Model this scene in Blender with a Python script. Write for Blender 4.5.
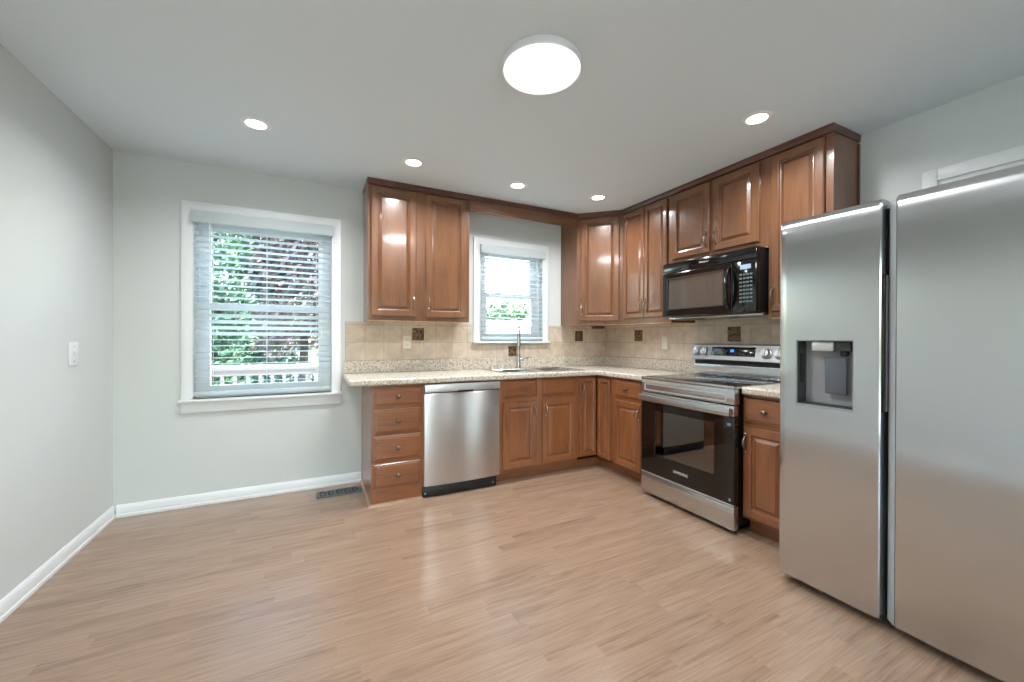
import bpy, bmesh, math, random
from mathutils import Vector, Matrix
PI = math.pi
for _o in list(bpy.data.objects):
    bpy.data.objects.remove(_o)
S = bpy.context.scene
COL = S.collection

# ------------------------------------------------------------------ camera
W, H = 4.173, 2.456
cd_ = bpy.data.cameras.new('camera')
cam = bpy.data.objects.new('camera', cd_)
COL.objects.link(cam)
_yaw, _pit, _rol = 0.47021, -0.00309, 0.00328
fw = Vector((math.sin(_yaw), math.cos(_yaw), 0)); rt = Vector((math.cos(_yaw), -math.sin(_yaw), 0)); up = Vector((0, 0, 1))
fw, up = fw*math.cos(_pit)+up*math.sin(_pit), up*math.cos(_pit)-fw*math.sin(_pit)
rt, up = rt*math.cos(_rol)+up*math.sin(_rol), up*math.cos(_rol)-rt*math.sin(_rol)
m = Matrix((rt, up, -fw)).transposed().to_4x4()
m.translation = (1.18415, -3.5965, 1.2034)
cam.matrix_world = m
cd_.sensor_fit = 'HORIZONTAL'; cd_.sensor_width = 36
cd_.lens = 399.859/1024*36
cd_.shift_x = (512-515.036)/1024
cd_.shift_y = (340.226-341)/1024
cd_.clip_start = 0.02; cd_.clip_end = 300
S.camera = cam

# ------------------------------------------------------------------ sky, sun, exposure
wd = bpy.data.worlds.new('sky'); S.world = wd; wd.use_nodes = True
nt = wd.node_tree
sky = nt.nodes.new('ShaderNodeTexSky'); sky.sky_type = 'NISHITA'
sky.sun_disc = False; sky.sun_elevation = math.radians(48); sky.sun_rotation = math.radians(90)
sky.air_density = 1.4; sky.dust_density = 3.0; sky.ozone_density = 1.0
SKY_STRENGTH = 2.4
nt.nodes['Background'].inputs['Strength'].default_value = SKY_STRENGTH
nt.links.new(sky.outputs[0], nt.nodes['Background'].inputs['Color'])
sl = bpy.data.lights.new('sun', 'SUN'); sl.energy = 4.0; sl.angle = math.radians(3); sl.color = (1, .95, .88)
so = bpy.data.objects.new('sun', sl); COL.objects.link(so)
so.rotation_euler = (0, math.radians(40), 0)          # from the east, along the window wall
so.location = (8, 4, 9)
vs = S.view_settings
vs.view_transform = 'Standard'; vs.look = 'None'; vs.exposure = 0.12; vs.gamma = 1.0; vs.use_curve_mapping = False
CAN_POWER, DISC_POWER = 10.0, 20.0

# ------------------------------------------------------------------ materials
def lin(r, g, b):
    f = lambda c: (c/255/12.92) if c <= 10 else ((c/255+.055)/1.055)**2.4
    return (f(r), f(g), f(b), 1)
def mat(name, col=(200, 200, 200), rough=.5, metal=0., spec=.5, coat=0., emit=None, estr=0., aniso=0., tang=None, bump=None, var=None):
    m = bpy.data.materials.new(name); m.use_nodes = True
    t = m.node_tree; b = t.nodes['Principled BSDF']
    b.inputs['Base Color'].default_value = lin(*col)
    b.inputs['Roughness'].default_value = rough; b.inputs['Metallic'].default_value = metal
    b.inputs['Specular IOR Level'].default_value = spec
    b.inputs['Coat Weight'].default_value = coat; b.inputs['Coat Roughness'].default_value = .12
    if emit:
        b.inputs['Emission Color'].default_value = lin(*emit); b.inputs['Emission Strength'].default_value = estr
    if aniso:
        b.inputs['Anisotropic'].default_value = aniso
        c = t.nodes.new('ShaderNodeCombineXYZ')
        for i in range(3): c.inputs[i].default_value = tang[i]
        t.links.new(c.outputs[0], b.inputs['Tangent'])
    co = t.nodes.new('ShaderNodeTexCoord')
    if var:          # (scale, amount) soft value mottling
        n = t.nodes.new('ShaderNodeTexNoise'); n.inputs['Scale'].default_value = var[0]; n.inputs['Detail'].default_value = 4
        r = t.nodes.new('ShaderNodeMixRGB'); r.blend_type = 'MIX'
        k = var[1]
        r.inputs[1].default_value = tuple(x*(1-k) for x in lin(*col)[:3])+(1,)
        r.inputs[2].default_value = tuple(min(1, x*(1+k)) for x in lin(*col)[:3])+(1,)
        t.links.new(co.outputs['Object'], n.inputs['Vector']); t.links.new(n.outputs[0], r.inputs[0]); t.links.new(r.outputs[0], b.inputs['Base Color'])
    if bump:
        n = t.nodes.new('ShaderNodeTexNoise'); n.inputs['Scale'].default_value = bump[0]; n.inputs['Detail'].default_value = 3
        bp = t.nodes.new('ShaderNodeBump'); bp.inputs['Strength'].default_value = bump[1]; bp.inputs['Distance'].default_value = .002
        t.links.new(co.outputs['Object'], n.inputs['Vector']); t.links.new(n.outputs[0], bp.inputs['Height']); t.links.new(bp.outputs[0], b.inputs['Normal'])
    return m
def ramp(t, stops):
    r = t.nodes.new('ShaderNodeValToRGB'); e = r.color_ramp.elements
    while len(e) < len(stops): e.new(.5)
    for i, (p, c) in enumerate(stops): e[i].position = p; e[i].color = c
    return r
def wood(name, dark, mid, light, axis='z', rough=.30):
    m = bpy.data.materials.new(name); m.use_nodes = True
    t = m.node_tree; b = t.nodes['Principled BSDF']; N = t.nodes.new; L = t.links.new
    co = N('ShaderNodeTexCoord'); oi = N('ShaderNodeObjectInfo')
    off = N('ShaderNodeVectorMath'); off.operation = 'SCALE'; off.inputs[0].default_value = (7.3, 5.1, 9.7)
    L(oi.outputs['Random'], off.inputs['Scale'])
    ad = N('ShaderNodeVectorMath'); ad.operation = 'ADD'
    L(co.outputs['Object'], ad.inputs[0]); L(off.outputs[0], ad.inputs[1])
    def noise(sc, stretch, detail, dist=0.):
        mp = N('ShaderNodeMapping'); s = [sc]*3; s['xyz'.index(axis)] = sc*stretch
        mp.inputs['Scale'].default_value = s
        n = N('ShaderNodeTexNoise'); n.inputs['Scale'].default_value = 1; n.inputs['Detail'].default_value = detail; n.inputs['Distortion'].default_value = dist
        L(ad.outputs[0], mp.inputs[0]); L(mp.outputs[0], n.inputs['Vector']); return n
    n1 = noise(9, .22, 4, .8); n2 = noise(120, .05, 2); n3 = noise(2.2, .5, 2)
    r = ramp(t, [(.30, lin(*dark)), (.5, lin(*mid)), (.72, lin(*light))])
    mx = N('ShaderNodeMath'); mx.operation = 'MULTIPLY_ADD'; mx.inputs[1].default_value = .38
    L(n2.outputs[0], mx.inputs[0])
    mm = N('ShaderNodeMath'); mm.operation = 'MULTIPLY'; mm.inputs[1].default_value = .42; L(n1.outputs[0], mm.inputs[0])
    m3 = N('ShaderNodeMath'); m3.operation = 'MULTIPLY_ADD'; m3.inputs[1].default_value = .2; L(n3.outputs[0], m3.inputs[0]); L(mm.outputs[0], m3.inputs[2])
    L(m3.outputs[0], mx.inputs[2]); L(mx.outputs[0], r.inputs[0]); L(r.outputs[0], b.inputs['Base Color'])
    b.inputs['Roughness'].default_value = rough; b.inputs['Specular IOR Level'].default_value = .5
    b.inputs['Coat Weight'].default_value = .6; b.inputs['Coat Roughness'].default_value = .11
    return m
M = {}
M['wall'] = mat('wall_paint', (212, 217, 215), .62, spec=.35, bump=(60, .05))
M['ceiling'] = mat('ceiling_paint', (220, 229, 232), .8, spec=.2)
M['trim'] = mat('white_trim_paint', (232, 235, 236), .35)
M['vinyl'] = mat('white_vinyl', (230, 236, 238), .4)
def mk_blind():
    m = mat('white_blind', (238, 242, 242), .45); t = m.node_tree
    o = t.nodes['Material Output']; b = t.nodes['Principled BSDF']
    tr = t.nodes.new('ShaderNodeBsdfTranslucent'); tr.inputs[0].default_value = lin(235, 242, 244)
    x = t.nodes.new('ShaderNodeMixShader'); x.inputs[0].default_value = .55
    t.links.new(b.outputs[0], x.inputs[1]); t.links.new(tr.outputs[0], x.inputs[2]); t.links.new(x.outputs[0], o.inputs[0])
    return m
M['blind'] = mk_blind()
M['woodV'] = wood('cherry_wood_upright', (92, 60, 40), (120, 80, 53), (138, 94, 63), 'z')
M['woodH'] = wood('cherry_wood_level', (92, 60, 40), (120, 80, 53), (138, 94, 63), 'x')
M['woodRV'] = wood('red_cherry_wood_upright', (106, 63, 37), (140, 87, 52), (158, 103, 63), 'z')
M['woodRH'] = wood('red_cherry_wood_level', (106, 63, 37), (140, 87, 52), (158, 103, 63), 'x')
M['woodDH'] = wood('dark_cherry_moulding', (56, 31, 22), (88, 52, 37), (110, 68, 48), 'x')
M['woodDY'] = wood('dark_cherry_moulding_side', (56, 31, 22), (88, 52, 37), (110, 68, 48), 'y')
M['pale_wood'] = wood('pale_wood_underside', (170, 130, 92), (196, 158, 118), (212, 178, 138), 'x', .5)
M['shoe'] = wood('tan_shoe_moulding', (140, 102, 78), (172, 132, 104), (190, 152, 124), 'y', .4)
M['steelH'] = mat('brushed_steel_smeared_sideways', (202, 205, 206), .21, 1., aniso=.97, tang=(0, 1, 0))
M['steelV'] = mat('brushed_steel_smeared_upright', (202, 201, 200), .30, 1., aniso=.94, tang=(0, 0, 1))
M['steel'] = mat('satin_steel', (190, 190, 188), .27, 1.)
M['steel_light'] = mat('pale_satin_steel', (206, 208, 208), .36, .75)
M['nickel'] = mat('brushed_nickel', (160, 146, 130), .30, 1.)
M['pewter'] = mat('dark_pewter', (128, 114, 102), .32, 1.)
M['chrome'] = mat('chrome', (215, 215, 215), .12, 1.)
M['black'] = mat('gloss_black', (10, 10, 11), .08, spec=.5, coat=.5)
M['blackm'] = mat('matt_black', (17, 17, 18), .5)
M['dark'] = mat('dark_grey', (52, 52, 54), .45)
M['grey'] = mat('mid_grey_plastic', (150, 151, 152), .4)
M['greyd'] = mat('grey_paddle', (92, 98, 104), .3)
M['ivory'] = mat('ivory_plastic', (226, 220, 204), .4)
M['white_plastic'] = mat('white_plastic', (228, 232, 234), .4)
M['lens'] = mat('lit_lens', (255, 255, 255), .5, emit=(255, 253, 248), estr=5.0)
M['disc_lens'] = mat('lit_disc_lens', (255, 255, 255), .5, emit=(250, 252, 252), estr=1.0)
M['lcd'] = mat('blue_display', (5, 10, 30), .2, emit=(40, 130, 255), estr=3.0)
M['lcdw'] = mat('pale_lcd', (150, 170, 190), .3, emit=(150, 175, 200), estr=.35)
M['legend'] = mat('grey_keypad_legend', (96, 118, 118), .4)
M['logo'] = mat('silver_lettering', (214, 214, 214), .4)
M['bronze'] = mat('bronze_accent', (120, 92, 66), .4, .3, bump=(90, 1.0), var=(110, .75))
def mk_accent():
    m = mat('bronze_relief', (80, 58, 40), .38, .3); t = m.node_tree; b = t.nodes['Principled BSDF']
    co = t.nodes.new('ShaderNodeTexCoord'); v = t.nodes.new('ShaderNodeTexVoronoi'); v.feature = 'DISTANCE_TO_EDGE'; v.inputs['Scale'].default_value = 48
    n = t.nodes.new('ShaderNodeTexNoise'); n.inputs['Scale'].default_value = 30; mx = t.nodes.new('ShaderNodeMixRGB'); mx.inputs[0].default_value = .06
    t.links.new(co.outputs['Object'], n.inputs['Vector']); t.links.new(co.outputs['Object'], mx.inputs[1]); t.links.new(n.outputs[1], mx.inputs[2]); t.links.new(mx.outputs[0], v.inputs['Vector'])
    r = ramp(t, [(.0, lin(176, 150, 118)), (.05, lin(120, 92, 66)), (.12, lin(66, 46, 32)), (.4, lin(48, 33, 23))]); t.links.new(v.outputs[0], r.inputs[0]); t.links.new(r.outputs[0], b.inputs['Base Color'])
    bp = t.nodes.new('ShaderNodeBump'); bp.invert = True; bp.inputs['Distance'].default_value = .004; t.links.new(v.outputs[0], bp.inputs['Height']); t.links.new(bp.outputs[0], b.inputs['Normal'])
    return m
M['accent'] = mk_accent()
M['enamel'] = mat('oven_enamel', (40, 42, 46), .35)
M['grout_white'] = mat('fence_vinyl', (176, 184, 192), .6)
M['rail'] = mat('porch_rail_paint', (132, 124, 122), .6)
M['bark'] = mat('bark', (58, 50, 46), .9, bump=(20, 1))
M['trim_grey'] = mat('pale_grey_edge', (196, 200, 204), .35, .25)
M['hinge'] = mat('fridge_side_grey', (118, 119, 120), .5)

def glassy(name, tint, refl, rough=.0):
    m = bpy.data.materials.new(name); m.use_nodes = True
    t = m.node_tree; t.nodes.clear(); N = t.nodes.new; L = t.links.new
    o = N('ShaderNodeOutputMaterial'); a = N('ShaderNodeBsdfTransparent'); g = N('ShaderNodeBsdfGlossy'); x = N('ShaderNodeMixShader')
    a.inputs[0].default_value = tint; g.inputs['Roughness'].default_value = rough
    f = N('ShaderNodeFresnel'); f.inputs[0].default_value = refl
    L(f.outputs[0], x.inputs[0]); L(a.outputs[0], x.inputs[1]); L(g.outputs[0], x.inputs[2]); L(x.outputs[0], o.inputs[0])
    return m
M['glass'] = glassy('window_glass', (.97, .985, .98, 1), 1.3)
M['oven_glass'] = glassy('tinted_oven_glass', (.34, .35, .37, 1), 2.9, .01)
M['door_glass'] = mat('black_oven_glass', (14, 11, 10), .04, spec=.5, coat=.25)
M['mw_glass'] = mat('microwave_glass_reflection_grey', (74, 76, 72), .06, spec=1., coat=1.)  # base lifted to grey to stand in for the reflected room
M['mw_glass'].node_tree.nodes['Principled BSDF'].inputs['Coat IOR'].default_value = 2.4

def tree_leaf(name, cols):
    m = bpy.data.materials.new(name); m.use_nodes = True
    t = m.node_tree; b = t.nodes['Principled BSDF']
    g = t.nodes.new('ShaderNodeNewGeometry')
    r = ramp(t, [(i/(len(cols)-1), lin(*c)) for i, c in enumerate(cols)])
    t.links.new(g.outputs['Random Per Island'], r.inputs[0]); t.links.new(r.outputs[0], b.inputs['Base Color'])
    b.inputs['Roughness'].default_value = .6
    return m
M['leaf_green'] = tree_leaf('green_leaves', [(30, 66, 50), (48, 92, 66), (80, 118, 84)])
M['leaf_plum'] = tree_leaf('plum_leaves', [(72, 54, 62), (100, 80, 86), (128, 110, 112), (70, 88, 76)])
M['leaf_bush'] = tree_leaf('bright_leaves', [(62, 94, 56), (96, 124, 78), (124, 146, 104)])
M['leaf_dark'] = tree_leaf('hedge_leaves', [(28, 60, 52), (46, 82, 70), (70, 104, 88)])

def mk_floor():
    m = bpy.data.materials.new('laminate_oak_floor'); m.use_nodes = True
    t = m.node_tree; b = t.nodes['Principled BSDF']; N = t.nodes.new; L = t.links.new
    co = N('ShaderNodeTexCoord')
    def rowsh(node, h, amp):                              # each row starts at its own random place
        sp = N('ShaderNodeSeparateXYZ'); L(co.outputs['Object'], sp.inputs[0])
        dv = N('ShaderNodeMath'); dv.operation = 'DIVIDE'; dv.inputs[1].default_value = h; L(sp.outputs[1], dv.inputs[0])
        fl_ = N('ShaderNodeMath'); fl_.operation = 'FLOOR'; L(dv.outputs[0], fl_.inputs[0])
        wn = N('ShaderNodeTexWhiteNoise'); wn.noise_dimensions = '1D'; L(fl_.outputs[0], wn.inputs['W'])
        ma = N('ShaderNodeMath'); ma.operation = 'MULTIPLY_ADD'; ma.inputs[1].default_value = amp; L(wn.outputs[0], ma.inputs[0]); L(sp.outputs[0], ma.inputs[2])
        cb = N('ShaderNodeCombineXYZ'); L(ma.outputs[0], cb.inputs[0]); L(sp.outputs[1], cb.inputs[1]); L(cb.outputs[0], node.inputs['Vector'])
    br = N('ShaderNodeTexBrick'); br.offset = 0; br.squash = 1
    br.inputs['Color1'].default_value = (0, 0, 0, 1); br.inputs['Color2'].default_value = (1, 1, 1, 1); br.inputs['Mortar'].default_value = (.25, .25, .25, 1)
    br.inputs['Scale'].default_value = 1; br.inputs['Mortar Size'].default_value = .0008; br.inputs['Mortar Smooth'].default_value = .3; br.inputs['Bias'].default_value = 0
    br.inputs['Brick Width'].default_value = .62; br.inputs['Row Height'].default_value = .078
    rowsh(br, .078, 1.9)
    # long board seams
    b2 = N('ShaderNodeTexBrick'); b2.offset = 0
    for k, v in (('Color1', 1), ('Color2', 1), ('Mortar', 0)): b2.inputs[k].default_value = (v, v, v, 1)
    b2.inputs['Scale'].default_value = 1; b2.inputs['Mortar Size'].default_value = .0007; b2.inputs['Mortar Smooth'].default_value = .1
    b2.inputs['Brick Width'].default_value = 1.24; b2.inputs['Row Height'].default_value = .156
    rowsh(b2, .156, 1.24)
    # grain, shifted per strip
    sh = N('ShaderNodeVectorMath'); sh.operation = 'MULTIPLY_ADD'; sh.inputs[1].default_value = (3.1, 1.7, 0)
    L(br.outputs[0], sh.inputs[0]); L(co.outputs['Object'], sh.inputs[2])
    def noise(s, det, dist=0):
        mp = N('ShaderNodeMapping'); mp.inputs['Scale'].default_value = s
        n = N('ShaderNodeTexNoise'); n.inputs['Scale'].default_value = 1; n.inputs['Detail'].default_value = det; n.inputs['Distortion'].default_value = dist
        L(sh.outputs[0], mp.inputs[0]); L(mp.outputs[0], n.inputs['Vector']); return n
    g1 = noise((1.6, 26, 1), 5, 1.6); g2 = noise((6, 150, 1), 3, .3)
    a = N('ShaderNodeMath'); a.operation = 'MULTIPLY'; a.inputs[1].default_value = .055; L(br.outputs[0], a.inputs[0])
    c = N('ShaderNodeMath'); c.operation = 'MULTIPLY_ADD'; c.inputs[1].default_value = .28; L(g1.outputs[0], c.inputs[0]); L(a.outputs[0], c.inputs[2])
    d = N('ShaderNodeMath'); d.operation = 'MULTIPLY_ADD'; d.inputs[1].default_value = .24; L(g2.outputs[0], d.inputs[0]); L(c.outputs[0], d.inputs[2])
    r = ramp(t, [(.15, lin(118, 94, 77)), (.255, lin(146, 119, 99)), (.31, lin(155, 128, 107)), (.42, lin(166, 141, 121))])
    L(d.outputs[0], r.inputs[0])
    mx = N('ShaderNodeMixRGB'); mx.blend_type = 'MULTIPLY'; mx.inputs[0].default_value = .15
    L(r.outputs[0], mx.inputs[1]); L(b2.outputs[0], mx.inputs[2]); L(mx.outputs[0], b.inputs['Base Color'])
    rr = N('ShaderNodeMath'); rr.operation = 'MULTIPLY_ADD'; rr.inputs[1].default_value = .10; rr.inputs[2].default_value = .17
    L(g1.outputs[0], rr.inputs[0]); L(rr.outputs[0], b.inputs['Roughness'])
    b.inputs['Specular IOR Level'].default_value = .5; b.inputs['Coat Weight'].default_value = .3; b.inputs['Coat Roughness'].default_value = .2
    return m
M['floor'] = mk_floor()

def mk_tile():
    m = bpy.data.materials.new('beige_ceramic_tile'); m.use_nodes = True
    t = m.node_tree; b = t.nodes['Principled BSDF']; N = t.nodes.new; L = t.links.new
    co = N('ShaderNodeTexCoord')
    br = N('ShaderNodeTexBrick'); br.offset = 0; br.squash = 1
    br.inputs['Color1'].default_value = lin(204, 188, 168); br.inputs['Color2'].default_value = lin(215, 201, 184); br.inputs['Mortar'].default_value = lin(170, 155, 138)
    br.inputs['Scale'].default_value = 1; br.inputs['Mortar Size'].default_value = .0022; br.inputs['Mortar Smooth'].default_value = .4; br.inputs['Bias'].default_value = 0
    br.inputs['Brick Width'].default_value = .153; br.inputs['Row Height'].default_value = .153
    sp = N('ShaderNodeSeparateXYZ'); cb = N('ShaderNodeCombineXYZ')
    L(co.outputs['Object'], sp.inputs[0]); L(sp.outputs[0], cb.inputs[0]); L(sp.outputs[2], cb.inputs[1]); L(cb.outputs[0], br.inputs['Vector'])
    n = N('ShaderNodeTexNoise'); n.inputs['Scale'].default_value = 11; n.inputs['Detail'].default_value = 6; n.inputs['Distortion'].default_value = .6
    L(co.outputs['Object'], n.inputs['Vector'])
    r = ramp(t, [(.3, (.80, .77, .74, 1)), (.7, (1.06, 1.05, 1.04, 1))]); L(n.outputs[0], r.inputs[0])
    mx = N('ShaderNodeMixRGB'); mx.blend_type = 'MULTIPLY'; mx.inputs[0].default_value = 1
    L(br.outputs[0], mx.inputs[1]); L(r.outputs[0], mx.inputs[2]); L(mx.outputs[0], b.inputs['Base Color'])
    b.inputs['Roughness'].default_value = .38
    bp = N('ShaderNodeBump'); bp.inputs['Strength'].default_value = .4; bp.inputs['Distance'].default_value = .002; bp.invert = True
    L(br.outputs['Fac'], bp.inputs['Height']); L(bp.outputs[0], b.inputs['Normal'])
    return m
M['tile'] = mk_tile()

def mk_counter():
    m = bpy.data.materials.new('speckled_granite_laminate'); m.use_nodes = True
    t = m.node_tree; b = t.nodes['Principled BSDF']; N = t.nodes.new; L = t.links.new
    co = N('ShaderNodeTexCoord')
    n = N('ShaderNodeTexNoise'); n.inputs['Scale'].default_value = 78; n.inputs['Detail'].default_value = 5; n.inputs['Roughness'].default_value = .7
    L(co.outputs['Object'], n.inputs['Vector'])
    r = ramp(t, [(.33, lin(126, 110, 98)), (.42, lin(180, 166, 150)), (.52, lin(206, 198, 184)), (.64, lin(228, 224, 214))]); L(n.outputs[0], r.inputs[0])
    v = N('ShaderNodeTexVoronoi'); v.inputs['Scale'].default_value = 60; L(co.outputs['Object'], v.inputs['Vector'])
    r2 = ramp(t, [(.10, (.72, .66, .60, 1)), (.26, (1, 1, 1, 1))]); L(v.outputs[0], r2.inputs[0])
    mx = N('ShaderNodeMixRGB'); mx.blend_type = 'MULTIPLY'; mx.inputs[0].default_value = .8
    L(r.outputs[0], mx.inputs[1]); L(r2.outputs[0], mx.inputs[2]); L(mx.outputs[0], b.inputs['Base Color'])
    b.inputs['Roughness'].default_value = .25
    return m
M['counter'] = mk_counter()

def mk_lawn():
    m = mat('lawn_grass', (96, 108, 76), .9, var=(3, .3), bump=(40, 1)); return m
M['lawn'] = mk_lawn()

# ------------------------------------------------------------------ mesh helpers
def box(bm, x0, x1, y0, y1, z0, z1, bev=0., seg=2):
    x0, x1 = sorted((x0, x1)); y0, y1 = sorted((y0, y1)); z0, z1 = sorted((z0, z1))
    r = bmesh.ops.create_cube(bm, size=1)
    for v in r['verts']:
        v.co = Vector(((x0+x1)/2+v.co.x*(x1-x0), (y0+y1)/2+v.co.y*(y1-y0), (z0+z1)/2+v.co.z*(z1-z0)))
    if bev:
        es = list({e for v in r['verts'] for e in v.link_edges})
        bmesh.ops.bevel(bm, geom=es, offset=bev, segments=seg, affect='EDGES', profile=.5)
def obj(name, bm, material, parent=None, smooth=0, loc=None):
    bmesh.ops.recalc_face_normals(bm, faces=bm.faces)
    me = bpy.data.meshes.new(name); bm.to_mesh(me); bm.free()
    me.materials.append(M[material] if isinstance(material, str) else material)
    if smooth:
        for p in me.polygons: p.use_smooth = True
        me.set_sharp_from_angle(angle=math.radians(smooth))
    o = bpy.data.objects.new(name, me); COL.objects.link(o)
    if parent: o.parent = parent
    if loc: o.location = loc
    return o
def nb(): return bmesh.new()
def bx(name, material, parent, *dims, bev=0.):
    b = nb(); box(b, *dims, bev=bev); return obj(name, b, material, parent, smooth=35 if bev else 0)
def tag(o, label, cat, group=None):
    o['label'] = label; o['category'] = cat
    if group: o['group'] = group
    return o
def thing(name, label, cat, loc=(0, 0, 0), rz=0., group=None):
    o = bpy.data.objects.new(name, None); COL.objects.link(o); o.empty_display_size = .1
    o.location = loc; o.rotation_euler = (0, 0, rz)
    return tag(o, label, cat, group)
def struct(o): o['kind'] = 'structure'; return o
def sempty(name, loc=(0, 0, 0), rz=0.):
    o = bpy.data.objects.new(name, None); COL.objects.link(o); o.location = loc; o.rotation_euler = (0, 0, rz); return struct(o)
def cells(bm, us, vs_, keep, w0, w1, f):
    """slab made of grid cells, with holes; f(u,v,w)->xyz"""
    nu, nv = len(us)-1, len(vs_)-1
    V = {}
    def vert(i, j, k):
        if (i, j, k) not in V: V[(i, j, k)] = bm.verts.new(f(us[i], vs_[j], (w0, w1)[k]))
        return V[(i, j, k)]
    K = lambda i, j: 0 <= i < nu and 0 <= j < nv and keep((us[i]+us[i+1])/2, (vs_[j]+vs_[j+1])/2)
    for i in range(nu):
        for j in range(nv):
            if not K(i, j): continue
            for k in (0, 1): bm.faces.new([vert(i, j, k), vert(i+1, j, k), vert(i+1, j+1, k), vert(i, j+1, k)])
            for (di, dj, a, b) in ((-1, 0, (i, j), (i, j+1)), (1, 0, (i+1, j), (i+1, j+1)), (0, -1, (i, j), (i+1, j)), (0, 1, (i, j+1), (i+1, j+1))):
                if not K(i+di, j+dj): bm.faces.new([vert(*a, 0), vert(*b, 0), vert(*b, 1), vert(*a, 1)])
def panel(bm, x0, x1, z0, z1, y, prof):
    """raised panel facing -y: rings (inset, height out of y)"""
    rings = []
    for ins, out in prof:
        rings.append([bm.verts.new(p) for p in ((x0+ins, y-out, z0+ins), (x1-ins, y-out, z0+ins), (x1-ins, y-out, z1-ins), (x0+ins, y-out, z1-ins))])
    for a, b in zip(rings, rings[1:]):
        for i in range(4):
            bm.faces.new([a[i], a[(i+1) % 4], b[(i+1) % 4], b[i]])
    bm.faces.new(rings[-1]); bm.faces.new(rings[0][::-1])
def tube(bm, pts, rads, n=12, cap=True):
    pts = [Vector(p) for p in pts]
    if not hasattr(rads, '__len__'): rads = [rads]*len(pts)
    t0 = (pts[1]-pts[0]).normalized()
    nrm = t0.orthogonal().normalized(); rings = []
    for i, p in enumerate(pts):
        t = (pts[min(i+1, len(pts)-1)]-pts[max(i-1, 0)]).normalized()
        nrm = (nrm - t*nrm.dot(t)).normalized(); bn = t.cross(nrm)
        rings.append([bm.verts.new(p+rads[i]*(math.cos(2*PI*k/n)*nrm+math.sin(2*PI*k/n)*bn)) for k in range(n)])
    for a, b in zip(rings, rings[1:]):
        for k in range(n): bm.faces.new([a[k], a[(k+1) % n], b[(k+1) % n], b[k]])
    if cap: bm.faces.new(rings[0][::-1]); bm.faces.new(rings[-1])
def lathe(bm, prof, base=(0, 0, 0), axis='z', n=28):
    """prof: (radius, height) pairs; axis 'z' up, '-y' toward the room, 'x', '-x'"""
    base = Vector(base); rings = []
    A = {'z': ((1, 0, 0), (0, 1, 0), (0, 0, 1)), '-z': ((1, 0, 0), (0, 1, 0), (0, 0, -1)), '-y': ((1, 0, 0), (0, 0, 1), (0, -1, 0)), 'x': ((0, 1, 0), (0, 0, 1), (1, 0, 0)), '-x': ((0, 1, 0), (0, 0, 1), (-1, 0, 0))}[axis]
    e1, e2, e3 = map(Vector, A)
    for r, h in prof:
        rings.append([bm.verts.new(base+e3*h+max(r, 1e-5)*(math.cos(2*PI*k/n)*e1+math.sin(2*PI*k/n)*e2)) for k in range(n)])
    for a, b in zip(rings, rings[1:]):
        for k in range(n): bm.faces.new([a[k], a[(k+1) % n], b[(k+1) % n], b[k]])
    bm.faces.new(rings[0]); bm.faces.new(rings[-1])
    bmesh.ops.remove_doubles(bm, verts=bm.verts, dist=1e-5)
def sweep(bm, poly, prof, scale=None):
    """mitred moulding along a plan polyline; prof = closed list of (outward, z); outward is to the right of travel"""
    P = [Vector((p[0], p[1])) for p in poly]; n = len(P); rings = []
    for i in range(n):
        def nrm(a, b):
            d = (b-a).normalized(); return Vector((d.y, -d.x))
        if i == 0: mv = nrm(P[0], P[1])
        elif i == n-1: mv = nrm(P[-2], P[-1])
        else:
            a, b = nrm(P[i-1], P[i]), nrm(P[i], P[i+1]); s = a+b; mv = s/ (s.dot(a))
            if scale and scale[i-1] != scale[i]: mv = a*scale[i-1]+b*scale[i]
        if scale and i in (0, n-1): mv = mv*scale[min(i, n-2)]
        rings.append([bm.verts.new((P[i].x+mv.x*o, P[i].y+mv.y*o, z)) for o, z in prof])
    k = len(prof)
    for a, b in zip(rings, rings[1:]):
        for j in range(k): bm.faces.new([a[j], a[(j+1) % k], b[(j+1) % k], b[j]])
    bm.faces.new(rings[0]); bm.faces.new(rings[-1])
def text(name, s, size, material, parent, loc, rot, shear=0., ext=.0006):
    c = bpy.data.curves.new(name, 'FONT'); c.body = s; c.size = size; c.extrude = ext; c.align_x = 'CENTER'; c.align_y = 'CENTER'; c.shear = shear
    tmp = bpy.data.objects.new(name, c); COL.objects.link(tmp); bpy.context.view_layer.update()
    me = bpy.data.meshes.new_from_object(tmp.evaluated_get(bpy.context.evaluated_depsgraph_get()))
    bpy.data.objects.remove(tmp); me.materials.clear(); me.materials.append(M[material]); me.name = name
    o = bpy.data.objects.new(name, me); COL.objects.link(o)
    o.parent = parent; o.location = loc; o.rotation_euler = rot
    return o

# ------------------------------------------------------------------ room shell
Y0 = -6.4                                                 # wall behind the camera
TW = .16
W1 = (.432, 1.325, .765, 2.105)                           # rough openings x0 x1 z0 z1
W2 = (2.632, 3.322, 1.185, 2.105)
D1 = (-3.53, -2.711, 0, 2.055)                            # door in the right wall (y0 y1 z0 z1)
W3 = (.12, 2.35, .06, 2.2)                                 # unseen window added behind the camera for its daylight
b = nb(); box(b, -.16, W+.16, Y0-.16, .16, -.12, 0); fl = struct(obj('floor', b, 'floor'))
b = nb(); box(b, -.16, W+.16, Y0-.16, .16, H, H+.15); struct(obj('ceiling', b, 'ceiling'))
b = nb(); box(b, -.16, 0, Y0-.16, TW, 0, H); struct(obj('wall_left', b, 'wall'))
def inside(u, v, r): return r[0] < u < r[1] and r[2] < v < r[3]
b = nb()
cells(b, [0, W1[0], W1[1], W2[0], W2[1], W], [0, W1[2], W2[2], W2[3], H], lambda u, v: not inside(u, v, W1) and not inside(u, v, W2), 0, TW, lambda u, v, w: (u, w, v))
struct(obj('wall_back', b, 'wall'))
b = nb()
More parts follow.
